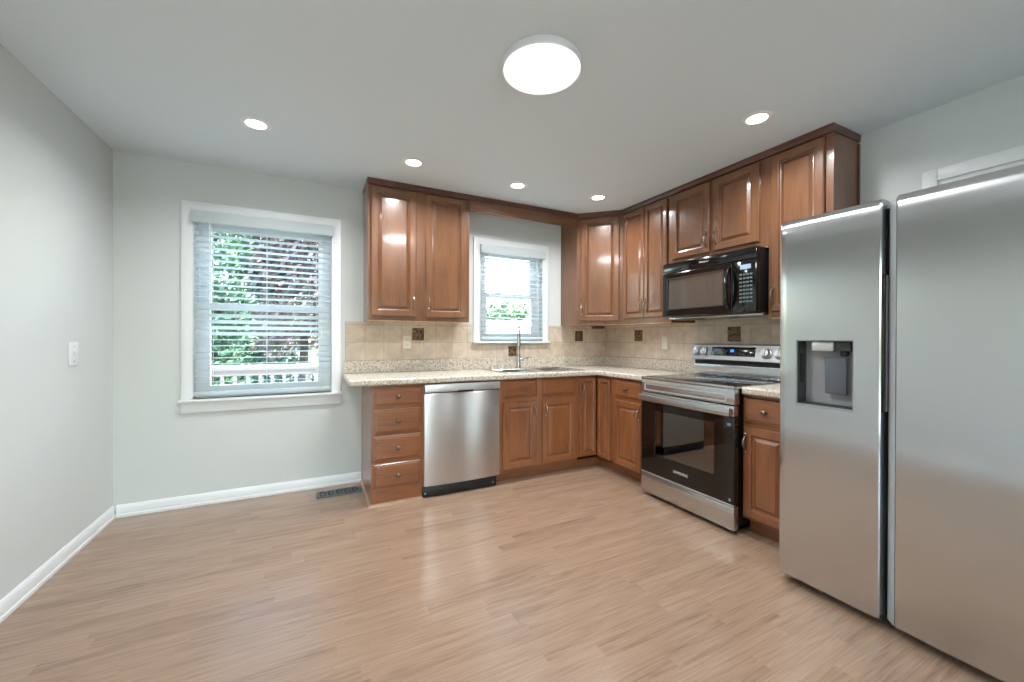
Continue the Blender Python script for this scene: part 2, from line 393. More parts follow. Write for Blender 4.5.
cells(b, [Y0-.16, D1[0], D1[1], TW], [0, D1[3], H], lambda u, v: not inside(u, v, D1), W, W+.16, lambda u, v, w: (w, u, v))
struct(obj('wall_right', b, 'wall'))
b = nb()
cells(b, [0, W3[0], W3[1], W], [0, W3[2], W3[3], H], lambda u, v: not inside(u, v, W3), Y0-.16, Y0, lambda u, v, w: (u, w, v))
struct(obj('wall_front', b, 'wall'))

BASE = [(0, 0), (.019, 0), (.019, .016), (.014, .022), (.013, .060), (.009, .070), (.004, .079), (0, .081)]
b = nb(); sweep(b, [(0, Y0), (0, -.0)], BASE); struct(obj('baseboard_left', b, 'trim', smooth=30))
b = nb(); sweep(b, [(.019, 0), (1.556, 0)], BASE); struct(obj('baseboard_back', b, 'trim', smooth=30))

# windows
def window(name, op, glass, mid, stool_z, apron, wall_front=False):
    x0, x1, z0, z1 = op; gx0, gx1, gz0, gz1 = glass
    r = sempty(name)
    cw = .072
    b = nb()                                              # picture-frame casing, mitred
    for prof in [[(0, 0), (0, .016), (.006, .019), (.040, .017), (.058, .014), (.066, .014), (.070, .010), (.070, 0)]]:
        pts = [(x0, stool_z), (x0, z1), (x1, z1), (x1, stool_z)]
        rings = []
        for i, (px, pz) in enumerate(pts):
            sx = -1 if i in (0, 1) else 1; sz = 1 if i in (1, 2) else 0
            rings.append([b.verts.new((px+sx*(cw-o) , -t, pz+sz*(cw-o))) for o, t in prof])
        for a, c in zip(rings, rings[1:]):
            k = len(prof)
            for j in range(k): b.faces.new([a[j], a[(j+1) % k], c[(j+1) % k], c[j]])
        b.faces.new(rings[0]); b.faces.new(rings[-1])
    obj('window_casing', b, 'trim', r, smooth=30)
    b = nb(); box(b, x0-cw-.014, x1+cw+.014, -.045, 0, stool_z-.02, stool_z, bev=.006); box(b, x0+.0005, x1-.0005, -.002, .05, stool_z-.02, stool_z)
    obj('window_stool', b, 'trim', r, smooth=35)
    if apron:
        b = nb(); box(b, x0-cw, x1+cw, -.017, 0, stool_z-.02-apron, stool_z-.02, bev=.003); obj('window_apron', b, 'trim', r, smooth=35)
    b = nb()                                              # jamb liner with sash tracks
    cells(b, [x0, x0+.02, x1-.02, x1], [z0, z0+.02, z1-.02, z1], lambda u, v: not (x0+.02 < u < x1-.02 and z0+.02 < v < z1-.02), .05, .13, lambda u, v, w: (u, w, v))
    for sx in (x0+.02, x1-.02):
        box(b, sx-.004, sx+.004, .066, .070, z0, z1)
    obj('window_jamb', b, 'vinyl', r)
    for nm, za, zb, ya in (('upper_sash', mid-.02, z1-.02, .086), ('lower_sash', z0+.02, mid+.022, .050)):
        pa, pb = (mid+.02, gz1) if nm[0] == 'u' else (gz0, mid-.025)
        b = nb()
        cells(b, [x0+.02, gx0, gx1, x1-.02], [za, pa, pb, zb], lambda u, v: not (gx0 < u < gx1 and pa < v < pb), ya, ya+.034, lambda u, v, w: (u, w, v))
        s = obj(nm, b, 'vinyl', r)
        if nm[0] == 'l':
            box_b = nb()
            for lx in (x0+.22, x1-.22): box(box_b, lx-.03, lx+.03, ya+.002, ya+.03, zb, zb+.012, bev=.003)
            obj('sash_lock', box_b, 'vinyl', s, smooth=35)
        bx('glass_pane', 'glass', s, gx0, gx1, ya+.015, ya+.019, pa, pb)
    return r
window('window_1', W1, (.515, 1.232, .852, 2.005), 1.435, .765, .075)
window('window_2', W2, (2.722, 3.232, 1.258, 2.026), 1.638, 1.180, .0)
r = sempty('added_daylight_window')  # unseen glazing added to let sky light reach the left wall and ceiling
b = nb(); x0, x1, z0, z1 = W3; xm = (x0+x1)/2
cells(b, [x0, x0+.06, xm-.03, xm+.03, x1-.06, x1], [z0, z0+.06, z1-.06, z1], lambda u, v: not ((x0+.06 < u < xm-.03 or xm+.03 < u < x1-.06) and z0+.06 < v < z1-.06), Y0-.12, Y0-.04, lambda u, v, w: (u, w, v))
obj('window_frame', b, 'vinyl', r)
for xa, xb in ((x0+.06, xm-.03), (xm+.03, x1-.06)): bx('glass_pane', 'glass', r, xa, xb, Y0-.085, Y0-.08, z0+.06, z1-.06)

# door in the right wall, mostly hidden by the refrigerator
r = sempty('door_1')
b = nb()
for ya, yb, za, zb in ((D1[1], D1[1]+.060, 0, D1[3]+.066), (D1[0]-.060, D1[0], 0, D1[3]+.066), (D1[0], D1[1], D1[3], D1[3]+.066)):
    box(b, W-.018, W, ya, yb, za, zb, bev=.004)
obj('door_casing', b, 'trim', r, smooth=35)
b = nb()
for ya, yb, za, zb in ((D1[1]-.02, D1[1], 0, D1[3]), (D1[0], D1[0]+.02, 0, D1[3]), (D1[0]+.02, D1[1]-.02, D1[3]-.02, D1[3])):
    box(b, W, W+.13, ya, yb, za, zb)
obj('door_jamb', b, 'trim', r)
b = nb(); box(b, W+.006, W+.041, D1[0]+.0205, D1[1]-.0205, .0015, D1[3]-.0205)
for za, zb in ((.2, .9), (1.05, 1.9)):
    for ya, yb in ((D1[0]+.12, D1[0]+.37), (D1[1]-.37, D1[1]-.12)): box(b, W+.003, W+.006, ya, yb, za, zb, bev=.001)
obj('door_slab', b, 'trim', r)
b = nb(); lathe(b, [(.025, 0), (.026, .008), (.012, .012), (.012, .03), (.024, .038), (.028, .05), (.022, .062), (0, .066)], (W+.006, D1[0]+.09, .95), '-x'); obj('door_knob', b, 'nickel', r, smooth=40)

# ------------------------------------------------------------------ cabinets
DOOR = [(0, .0004), (0, .014), (.003, .0165), (.006, .020), (.047, .020), (.0515, .0175), (.054, .0075), (.060, .0055), (.064, .006), (.080, .0165), (.082, .018), (.085, .018)]
DOOR_N = [(0, .0004), (0, .014), (.003, .0165), (.006, .020), (.036, .020), (.0400, .0175), (.0425, .0075), (.047, .0055), (.050, .006), (.062, .0165), (.064, .018), (.066, .018)]
DRW = [(0, .0004), (0, .010), (.004, .013), (.012, .0145), (.017, .0195), (.021, .020)]
def add_door(par, x0, x1, z0, z1, d, mats, handle=None, hz=None, prof=None, name='door'):
    b = nb(); panel(b, x0, x1, z0, z1, -d, prof or DOOR)
    dr = obj(name, b, mats, par)
    if handle is not None:
        pull(dr, handle, hz, -d-.020)
    return dr
def pull(par, x, z, y, L=.118):
    b = nb(); pts = []; rad = []
    h = L/2-.014
    for i in range(17):
        a = i/16; zz = z+h-2*h*a; out = .026*math.sin(PI*a)**.75 + .002
        pts.append((x, y-out, zz)); rad.append(.0046+.0030*math.sin(PI*a))
    tube(b, pts, rad, 10)
    for s in (1, -1):
        tube(b, [(x, y, z+s*h), (x, y-.006, z+s*h)], [.0075, .0060], 12)
        tube(b, [(x, y-.002, z+s*(h+.003)), (x, y-.006, z+s*(h+.010)), (x, y-.002, z+s*(h+.017))], [.005, .0065, .002], 10)
    return obj('handle', b, 'nickel', par, smooth=50)
def knob(par, x, z, y):
    b = nb(); lathe(b, [(.0085, 0), (.0075, .004), (.0055, .010), (.0075, .014), (.0145, .019), (.0160, .024), (.0130, .029), (.006, .0315), (0, .032)], (x, y, z), '-y', 20)
    return obj('knob', b, 'pewter', par, smooth=50)
def add_drawer(par, x0, x1, z0, z1, d, mats, kn=True, name='drawer'):
    b = nb(); panel(b, x0, x1, z0, z1, -d, DRW)
    dr = obj(name, b, mats, par)
    if kn: knob(dr, (x0+x1)/2, (z0+z1)/2, -d-.020)
    return dr
def carcass(par, w, d, z0, z1, stiles, rails, mv, mh, toe=0., top=True, bottom_mat=None):
    """open box of panels behind a face frame; local x to the viewer's right, wall at y=0"""
    t = .016; b = nb(); zb = z0+toe
    yb = -d+.019
    box(b, 0, t, yb, 0-.002, zb, z1); box(b, w-t, w, yb, -.002, zb, z1)
    box(b, t, w-t, -.012, -.002, zb, z1)
    box(b, t, w-t, yb, -.012, zb, zb+t)
    if top: box(b, t, w-t, yb, -.012, z1-t, z1)
    obj('body', b, mv, par)
    xs = sorted(stiles)
    for xa, xb in xs: bx('stile', mv, par, xa, xb, -d, yb, zb, z1)
    for (xa, xb), (xc, xd) in zip(xs, xs[1:]):
        for za, zc in rails: bx('rail', mh, par, xb, xc, -d, yb, za, zc)
    if toe:
        b = nb(); box(b, 0, w, -d+.072, -d+.086, z0, zb); box(b, 0, .016, -d+.086, -.01, z0, zb); box(b, w-.016, w, -d+.086, -.01, z0, zb)
        obj('toe_kick', b, mh, par)
DB = .591; CT = .868
LV, LH = 'woodRV', 'woodRH'
# drawer base
wd_ = 1.943-1.560
c = thing('drawer_cabinet', 'wooden base cabinet with four stacked drawers at the left end of the counter', 'cabinet', (1.560, 0, 0))
carcass(c, wd_, DB, 0, CT, [(0, .03), (wd_-.04, wd_)], [(.0, .128), (.298, .322), (.498, .518), (.690, .716), (.846, CT)], 'woodRV', 'woodRH')
for za, zb in ((.716, .846), (.518, .690), (.322, .498), (.126, .298)):
    add_drawer(c, .018, .354, za, zb, DB, 'woodRH')
# shoe moulding round it
b = nb(); sweep(b, [(1.560, -.02), (1.560, -DB), (1.935, -DB)], [(0, 0), (.017, 0), (.015, .008), (.010, .014), (0, .018)][::1]); struct(obj('trim_1', b, 'shoe', smooth=40))

# dishwasher
dwx0, dww = 1.948, .606
c = thing('dishwasher', 'stainless steel dishwasher between drawer cabinet and sink cabinet', 'dishwasher', (dwx0, 0, 0))
b = nb(); box(b, 0.004, dww-.004, -.56, -.01, .10, .862); obj('tub', b, 'dark', c)
b = nb()                                                  # slightly bowed door skin
n = 24
def bow(t): return -.615-.015*(1-(2*t-1)**2)
cols = [(k/n) for k in range(n+1)]
top = [[b.verts.new((-.008+t*(dww+.012), bow(t), z)) for t in cols] for z in (.088, .096, .780, .788)]
for i, dz in ((0, .004), (3, .004)):
    for v in top[i]: v.co.y += dz
for r0, r1 in zip(top, top[1:]):
    for k in range(n): b.faces.new([r0[k], r0[k+1], r1[k+1], r1[k]])
bk = [[b.verts.new((v.co.x, -.565, v.co.z)) for v in r] for r in (top[0], top[-1])]
for k in range(n):
    b.faces.new([top[0][k], bk[0][k], bk[0][k+1], top[0][k+1]]); b.faces.new([top[-1][k], top[-1][k+1], bk[1][k+1], bk[1][k]])
b.faces.new([r[0] for r in top]+[bk[1][0], bk[0][0]]); b.faces.new([r[-1] for r in top]+[bk[1][-1], bk[0][-1]])
b.faces.new(bk[0]+bk[1][::-1])
obj('door', b, 'steelV', c, smooth=30)
b = nb(); box(b, -.010, dww+.006, -.628, -.565, .796, .858, bev=.007)
cp = obj('control_panel', b, 'steel_light', c, smooth=40)
b = nb(); box(b, .250, .375, -.6300, -.615, .7935, .8045, bev=.002); obj('pocket_handle', b, 'blackm', cp, smooth=30)
b = nb(); box(b, -.022, dww-.018, -.606, -.5925, .004, .082, bev=.003)
tp = obj('toe_panel', b, 'blackm', c, smooth=30)
for x in (0.0, dww-.05):
    b = nb(); lathe(b, [(.006, 0), (.006, .003), (0, .004)], (x, -.606, .035), '-y', 12); obj('screw', b, 'steel', tp, smooth=40)

# sink base
sx0, sx1 = 2.562, 3.345
w = sx1-sx0
c = thing('sink_cabinet', 'reddish wooden sink base cabinet with two doors below two false drawer fronts', 'cabinet', (sx0, 0, 0))
L = lambda x: x-sx0
carcass(c, w, DB, 0, CT, [(0, L(2.615)), (L(2.905), L(2.99)), (L(3.300), w)], [(.10, .13), (.665, .722), (.850, CT)], LV, LH, toe=.10, top=False)
for xa, xb, hx in ((2.596, 2.921, 2.893), (2.978, 3.319, 3.004)):
    add_drawer(c, L(xa), L(xb), .710, .858, DB, LH, kn=False, name='false_drawer_front')
    add_door(c, L(xa), L(xb), .117, .676, DB, LV, L(hx), .588)

# corner base: two narrow doors meeting in the inner corner
fx = W-DB
c = thing('corner_cabinet', 'wooden corner base cabinet with two narrow doors folding into the inner corner', 'cabinet', (0, 0, 0))
yc1 = -.812
b = nb()
cells(b, [3.347, fx, W-.002], [yc1, -DB, -.002], lambda u, v: u > fx or v > -DB, .10, .116, lambda u, v, w_: (u, v, w_))
box(b, 3.347, 3.363, -DB+.019, -.002, .116, CT); box(b, fx+.019, W-.002, yc1, yc1+.016, .116, CT)
box(b, 3.363, W-.018, -.012, -.002, .116, CT); box(b, W-.014, W-.002, yc1+.016, -.012, .116, CT)
obj('body', b, LV, c)
bx('stile', LV, c, 3.347, 3.378, -DB, -DB+.019, .10, CT); bx('stile', LV, c, fx, fx+.019, yc1, -.785, .10, CT)
for za, zb in ((.10, .128), (.850, CT)):
    bx('rail', LH, c, 3.378, fx+.019, -DB, -DB+.019, za, zb); bx('rail', LH, c, fx, fx+.019, -.785, -DB, za, zb)
b = nb(); box(b, 3.347, fx+.086, -DB+.072, -DB+.086, 0, .10); box(b, fx+.072, fx+.086, yc1, -DB+.072, 0, .10)
obj('toe_kick', b, LH, c)
add_door(c, 3.374, 3.558, .126, .850, DB, LV, 3.398, .765, DOOR_N)
b = nb(); panel(b, .612, .783, .112, .846, -DB, DOOR_N)
dr = obj('door', b, LV, c); dr.rotation_euler = (0, 0, -PI/2); dr.location = (W, 0, 0)

# drawer-over-door base left of the range (right wall: local x runs toward the camera)
def right(name, label, y0, cat='cabinet'): return thing(name, label, cat, (W, y0, 0), -PI/2)
y0, y1 = -.814, -1.246
c = right('base_cabinet', 'wooden base cabinet with a drawer over a door, left of the range', y0); w = y0-y1
carcass(c, w, DB, 0, CT, [(0, .045), (w-.085, w)], [(.10, .13), (.665, .722), (.850, CT)], LV, LH, toe=.10)
add_drawer(c, .034, .352, .706, .848, DB, LH)
add_door(c, .034, .352, .112, .674, DB, LV, .345-.012, .585)
y0, y1 = -2.022, -2.318
c = right('base_cabinet', 'narrow wooden base cabinet between the range and the refrigerator', y0); w = y0-y1
carcass(c, w, DB, 0, CT, [(0, .030), (w-.030, w)], [(.10, .13), (.665, .722), (.850, CT)], LV, LH, toe=.10)
add_drawer(c, .010, .286, .700, .845, DB, LH)
add_door(c, .010, .286, .118, .672, DB, LV, .030, .572)

# ------------------------------------------------------------------ countertops, sink, faucet
SK = (2.650, 3.430, -.560, -.115)                         # sink cut-out
def bevel_mod(o, w=.01, seg=3):
    md = o.modifiers.new('bevel', 'BEVEL'); md.width = w; md.segments = seg; md.limit_method = 'ANGLE'; md.angle_limit = math.radians(50)
t = thing('countertop', 'long L-shaped speckled beige countertop with upstand under both walls', 'countertop', (1.42, 0, CT))
cx0, cyf, cxf = 1.414, -.638, W-.634
yR = -1.249
b = nb()
cells(b, [cx0-1.42, SK[0]-1.42, cxf-1.42, SK[1]-1.42, W-.0015-1.42] if SK[1] > cxf else [cx0-1.42, SK[0]-1.42, SK[1]-1.42, cxf-1.42, W-.0015-1.42],
      [yR, cyf, SK[2], SK[3], -.0015],
      lambda u, v: (v > cyf or u > cxf-1.42) and not (SK[0]-1.42 < u < SK[1]-1.42 and SK[2] < v < SK[3]), .0005, .914-CT, lambda u, v, w_: (u, v, w_))
o = obj('slab', b, 'counter', t, smooth=40); bevel_mod(o, .012)
b = nb(); sweep(b, [(cx0+.006-1.42, -.0015), (W-.0015-1.42, -.0015), (W-.0015-1.42, yR)], [(0, .0465), (.019, .0465), (.019, .144), (.014, .148), (0, .148)])
obj('upstand', b, 'counter', t, smooth=30)
t = thing('countertop', 'short speckled beige countertop between the range and the refrigerator', 'countertop', (W-.632, -2.34, CT))
b = nb(); box(b, 0, .6305, 0, 2.34-2.031, .0005, .914-CT); o = obj('slab', b, 'counter', t, smooth=40); bevel_mod(o, .012)
b = nb(); box(b, .6115, .6305, 0, 2.34-2.031, .0465, .148, bev=.004); obj('upstand', b, 'counter', t, smooth=30)

t = thing('kitchen_sink', 'double-bowl stainless steel sink set into the counter under the window', 'sink', (2.63, -.58, .9145))
b = nb(); X0, X1, Yf, Yb = 0, .82, 0, .49
bl = [(.035, .385), (.425, .785)]; by0, by1 = .035, .385
cells(b, [X0, bl[0][0], bl[0][1], bl[1][0], bl[1][1], X1], [Yf, by0, by1, Yb], lambda u, v: not (by0 < v < by1 and any(p < u < q for p, q in bl)), 0, .006, lambda u, v, w_: (u, v, w_))
o = obj('rim', b, 'steel', t, smooth=40); bevel_mod(o, .004, 2)
for p, q in bl:
    b = nb(); rings = []
    for ins, z in ((0, .004), (.006, -.004), (.012, -.15), (.035, -.178), (.12, -.182)):
        rings.append([b.verts.new(v) for v in ((p+ins, by0+ins, z), (q-ins, by0+ins, z), (q-ins, by1-ins, z), (p+ins, by1-ins, z))])
    for a, d_ in zip(rings, rings[1:]):
        for i in range(4): b.faces.new([a[i], a[(i+1) % 4], d_[(i+1) % 4], d_[i]])
    b.faces.new(rings[-1])
    bo = obj('bowl', b, 'steel', t)
    md = bo.modifiers.new('thickness', 'SOLIDIFY'); md.thickness = .0015; md.offset = -1
    b = nb(); lathe(b, [(.042, 0), (.042, .003), (.034, .004), (.03, .001), (0, .001)], ((p+q)/2, (by0+by1)/2, -.1825), 'z', 24); obj('drain', b, 'chrome', bo, smooth=40)
t = thing('kitchen_faucet', 'tall gooseneck pull-down faucet standing behind the sink', 'faucet', (2.985, -.130, .9205), math.radians(-27))
b = nb(); lathe(b, [(.030, 0), (.030, .006), (.024, .010), (.0225, .02), (.0215, .11), (.0175, .125), (.015, .14), (0, .14)], n=28); obj('base', b, 'steel', t, smooth=40)
b = nb(); R_ = .078; zc = .325; pts = [(0, 0, .12), (0, 0, .2), (0, 0, zc)]
for i in range(1, 15):
    a = PI*i/14*.97; pts.append((0, -R_+R_*math.cos(a), zc+R_*math.sin(a)))
tube(b, pts, .0125, 16); obj('neck', b, 'steel', t, smooth=60)
ex, ey, ez = pts[-1]
b = nb(); lathe(b, [(.0135, 0), (.0165, .01), (.0165, .05), (.0185, .09), (.0205, .115), (.0185, .122), (0, .122)], (0, ey, ez+.004), '-z', 24); obj('spray_head', b, 'steel', t, smooth=40)
b = nb(); lathe(b, [(.016, 0), (.016, .028), (.013, .034), (0, .034)], (.016, 0, .085), 'x', 20); tube(b, [(.040, 0, .085), (.065, -.006, .094), (.098, -.012, .108)], [.0062, .0055, .0050], 12); obj('lever', b, 'steel', t, smooth=40)

# ------------------------------------------------------------------ tile backsplash
def backsplash(name, label, loc, rz, us, vs_, keep, accents):
    t = thing(name, label, 'backsplash', loc, rz)
    b = nb(); cells(b, us, vs_, keep, -.007, -.0003, lambda u, v, w_: (u, w_, v)); obj('tile_field', b, 'tile', t)
    for x, z, s in accents:
        b = nb(); panel(b, x-s, x+s, z-s*1.08, z+s*1.08, -.0072, [(0, .0), (0, .004), (.004, .006), (.007, .006), (.009, .003), (.018, .003), (.024, .0055), (.030, .0055), (.034, .003)])
        o = obj('accent_tile', b, 'accent', t); o['label'] = 'dark bronze relief accent tile'
BX, BZ = 1.432, 1.0165
backsplash('tile_backsplash', 'beige square tile backsplash on the window wall above the counter', (BX, 0, BZ), 0,
           [0, 2.545-BX, 3.410-BX, W-.0075-BX], [0, 1.158-BZ, 1.346-BZ], lambda u, v: v < 1.158-BZ or u < 2.545-BX or u > 3.410-BX,
           [(2.034-BX, 1.243-BZ, .051), (3.793-BX, 1.237-BZ, .052), (2.979-BX, 1.081-BZ, .045)])
backsplash('tile_backsplash', 'beige square tile backsplash on the range wall', (W, -.008, BZ), -PI/2,
           [0, 1.19, 1.97, 2.40], [-.12, 0, 1.346-BZ, 1.362-BZ], lambda u, v: v > 0 and (v < 1.346-BZ or 1.19 < u < 1.97) or (1.245 < u < 2.02 and 1.19 < u < 1.97 and v < 0 and False),
           [(.512, 1.241-BZ, .053), (1.552, 1.249-BZ, .054)])

# ------------------------------------------------------------------ upper cabinets
DU = .291; UB, UT = 1.350, 2.442
UV, UH = 'woodV', 'woodH'
def upper(par, w, zb, zt, stiles, rails):
    carcass(par, w, DU, zb, zt, stiles, rails, UV, UH)
    b = nb(); box(b, .004, w-.004, -DU+.001, -.004, zb-.004, zb); obj('underside', b, 'pale_wood', par)
u0, u1 = 1.572, 2.412; w = u1-u0
c = thing('upper_cabinet', 'wooden upper cabinet with two doors left of the sink window', 'cabinet', (u0, 0, 0))
upper(c, w, UB, UT, [(0, .035), (.365, .465), (w-.045, w)], [(UB, UB+.055), (2.385, UT)])
add_door(c, .022, .375, 1.384, 2.400, DU, UV, .353, 1.510)
add_door(c, .452, .808, 1.384, 2.400, DU, UV, .476, 1.510)
# scribe moulding at the wall on its left side
t = thing('valance', 'plain wooden valance board bridging the cabinets above the sink window', 'valance', (2.4125, -.311, 2.318))
b = nb(); box(b, 0, 3.5575-2.4125, 0, .019, 0, .0935, bev=.002); obj('board', b, UH, t, smooth=30)
# diagonal corner upper
P0, P1 = Vector((3.559, -.291)), Vector((W-DU, -.603))
c = thing('corner_upper_cabinet', 'diagonal wooden upper cabinet with a single door in the room corner', 'cabinet', (P0.x, P0.y, 0))
dv = P1-P0; ang = math.atan2(dv.y, dv.x); dw = dv.length
b = nb()
foot = [(P0.x, -.002), (P0.x, P0.y), (P1.x, P1.y), (W-.002, P1.y), (W-.002, -.002)]
def prism(bm, poly, z0, z1):
    lo = [bm.verts.new((x-P0.x, y-P0.y, z0)) for x, y in poly]; hi = [bm.verts.new((x-P0.x, y-P0.y, z1)) for x, y in poly]
    bm.faces.new(lo[::-1]); bm.faces.new(hi); k = len(poly)
    for i in range(k): bm.faces.new([lo[i], lo[(i+1) % k], hi[(i+1) % k], hi[i]])
prism(b, foot, UB, UT); obj('body', b, UV, c)
b = nb(); prism(b, [(P0.x+.006, -.006), (P0.x+.006, P0.y), (P1.x, P1.y+.006), (W-.006, P1.y+.006), (W-.006, -.006)], UB-.004, UB-.0002); obj('underside', b, 'pale_wood', c)
b = nb(); panel(b, .040, dw-.035, 1.384, 2.400, -.0005, DOOR)
dr = obj('door', b, UV, c); dr.rotation_euler = (0, 0, ang)
pull(dr, .050, 1.502, -.0205)
# tall pair on the right wall
y0, y1 = -.6045, -1.193
c = right('upper_cabinet', 'tall wooden upper cabinet with two narrow doors between corner and microwave', y0); w = y0-y1
upper(c, w, UB, UT, [(0, .03), (.275, .300), (w-.035, w)], [(UB, UB+.055), (2.385, UT)])
add_door(c, .018, .286, 1.400, 2.404, DU, UV, .262, 1.510, DOOR_N)
add_door(c, .292, .546, 1.400, 2.404, DU, UV, .314, 1.510, DOOR_N)
y0, y1 = -1.1935, -1.995
c = right('upper_cabinet', 'short wooden upper cabinet with two doors directly above the microwave', y0); w = y0-y1
upper(c, w, 1.825, UT, [(0, .025), (.350, .420), (w-.065, w)], [(1.825, 1.885), (2.385, UT)])
add_door(c, .010, .366, 1.866, 2.404, DU, UV, .344, 1.968)
add_door(c, .398, .742, 1.866, 2.404, DU, UV, .424, 1.968)
y0, y1 = -1.9955, -2.362
c = right('upper_cabinet', 'tall single-door wooden upper cabinet nearest the refrigerator', y0); w = y0-y1
upper(c, w, UB, UT, [(0, .035), (w-.045, w)], [(UB, UB+.055), (2.385, UT)])
add_door(c, .018, .325, 1.388, 2.404, DU, UV, .040, 1.497)
b = nb(); box(b, w, w+.008, -.020, -.002, UB, 2.40); obj('scribe_strip', b, 'woodDH', c)

t = thing('crown_moulding', 'dark wooden crown strip along the tops of all upper cabinets', 'moulding', (u0, 0, 2.40))
CR = [(.0006, .012), (.020, .012), (.022, .016), (.022, .026), (.026, .032), (.028, .0545), (.0006, .0545)]
b = nb(); dx, dy = u0, 0
sweep(b, [(0, -.002), (0, -DU), (P0.x-u0, -DU), (P1.x-u0, P1.y), (P1.x-u0, -2.3625), (W-.002-u0, -2.3625)], [(o, z+.0006) for o, z in CR], [.22, 1, 1, 1, .35])
obj('strip', b, 'woodDY', t, smooth=20)
b = nb(); box(b, 3.955, 4.06, -.12, -.02, 1.322, 1.3455, bev=.003); tag(obj('wood_block', b, 'woodDH', smooth=30), 'small dark block fixed under the corner upper cabinet', 'block')

# ------------------------------------------------------------------ microwave
y0 = -1.197; mw, md_ = .783, .385
c = right('microwave', 'black over-the-range microwave mounted under the short upper cabinet', y0, 'microwave')
mz0, mz1 = 1.372, 1.820
b = nb(); box(b, .004, mw-.004, -md_+.03, -.003, mz0+.016, mz1, bev=.003); obj('body', b, 'blackm', c, smooth=30)
b = nb(); box(b, .0, mw, -md_+.06, -.01, mz0-.004, mz0+.0155, bev=.003); bo = obj('bottom_plate', b, 'steel', c, smooth=30)
b = nb(); box(b, .08, .30, -.34, -.25, mz0-.012, mz0-.004, bev=.002); obj('grease_filter', b, 'bronze', bo, smooth=30)
b = nb(); box(b, 0, mw, -md_-.012, -md_+.03, mz1-.078, mz1, bev=.005)
vp = obj('vent_panel', b, 'black', c, smooth=40)
text('lettering', 'Whirlpool', .019, 'logo', vp, (mw*.49, -md_-.0125, mz1-.038), (PI/2, 0, 0), .35)
dw_ = .614
b = nb()
gx0, gx1, gz0, gz1 = .052, .544, mz0+.078, mz1-.130
cells(b, [0, gx0, gx1, dw_], [mz0+.016, gz0, gz1, mz1-.082], lambda u, v: not (gx0 < u < gx1 and gz0 < v < gz1), -md_-.016, -md_+.02, lambda u, v, w_: (u, w_, v))
d = obj('door', b, 'black', c, smooth=30); bevel_mod(d, .006, 2)
b = nb(); box(b, gx0, gx1, -md_-.008, -md_+.004, gz0, gz1); obj('window_pane', b, 'mw_glass', d)
b = nb()
fr = .007
cells(b, [gx0-fr, gx0, gx1, gx1+fr], [gz0-fr, gz0, gz1, gz1+fr], lambda u, v: not (gx0 < u < gx1 and gz0 < v < gz1), -md_-.0185, -md_-.0155, lambda u, v, w_: (u, w_, v)); obj('window_rim', b, 'dark', d)
b = nb(); pts = []; rr_ = []
for i in range(15):
    a = i/14; pts.append((.592, -md_-.018-.042*math.sin(PI*a)**.6, mz0+.045+(mz1-.12-mz0-.045)*a)); rr_.append(.010+.006*math.sin(PI*a))
tube(b, pts, rr_, 12); obj('handle', b, 'black', d, smooth=60)
b = nb(); box(b, dw_+.003, mw, -md_-.016, -md_+.02, mz0+.016, mz1-.082, bev=.005); k = obj('control_panel', b, 'black', c, smooth=40)
b = nb(); box(b, .673, .747, -md_-.0175, -md_-.015, mz1-.142, mz1-.112); obj('display', b, 'lcdw', k)
for r_ in range(8):
    for cc in range(4):
        b = nb(); x = .669+cc*.024; z = mz1-.172-r_*.026
        box(b, x, x+.017, -md_-.0175, -md_-.0155, z-.012, z); obj('button', b, 'legend', k)

# ------------------------------------------------------------------ range
y0 = -1.256; rw = .772; rd = .640                         # door front 0.687 off the wall
c = right('electric_range', 'freestanding stainless electric range with black glass oven door', y0, 'range')
b = nb(); t_ = .02
box(b, .008, .008+t_, -rd, -.05, .045, .895); box(b, rw-.012-t_, rw-.012, -rd, -.05, .045, .895)
box(b, .028, rw-.032, -.07, -.05, .045, .895); box(b, .028, rw-.032, -rd, -.07, .045, .06); box(b, .028, rw-.032, -rd, -.07, .79, .895)
body = obj('body', b, 'blackm', c)
b = nb(); box(b, .03, .06, -rd+.005, -.08, .22, .76); box(b, rw-.064, rw-.034, -rd+.005, -.08, .22, .76); box(b, .06, rw-.064, -.11, -.08, .22, .76); box(b, .06, rw-.064, -rd+.005, -.11, .20, .22); box(b, .06, rw-.064, -rd+.005, -.11, .76, .785)
obj('oven_liner', b, 'enamel', c)
for z in (.42, .56):
    b = nb()
    for yy in (-.58, -.13): tube(b, [(.065, yy, z), (rw-.069, yy, z)], .0045, 8)
    for i in range(13): tube(b, [(.085+i*.05, -.585, z), (.085+i*.05, -.125, z)], .0028, 6)
    obj('oven_rack', b, 'chrome', c)
for fx_ in (.05, rw-.05):
    for fy in (-.60, -.12):
        b = nb(); lathe(b, [(.018, 0), (.018, .012), (.009, .016), (.009, .046), (0, .046)], (fx_, fy, 0), 'z', 16); obj('foot', b, 'blackm', c, smooth=40)
b = nb(); box(b, 0, rw, -.687, -.642, .028, .176, bev=.006); obj('storage_drawer', b, 'steelH', c, smooth=40)
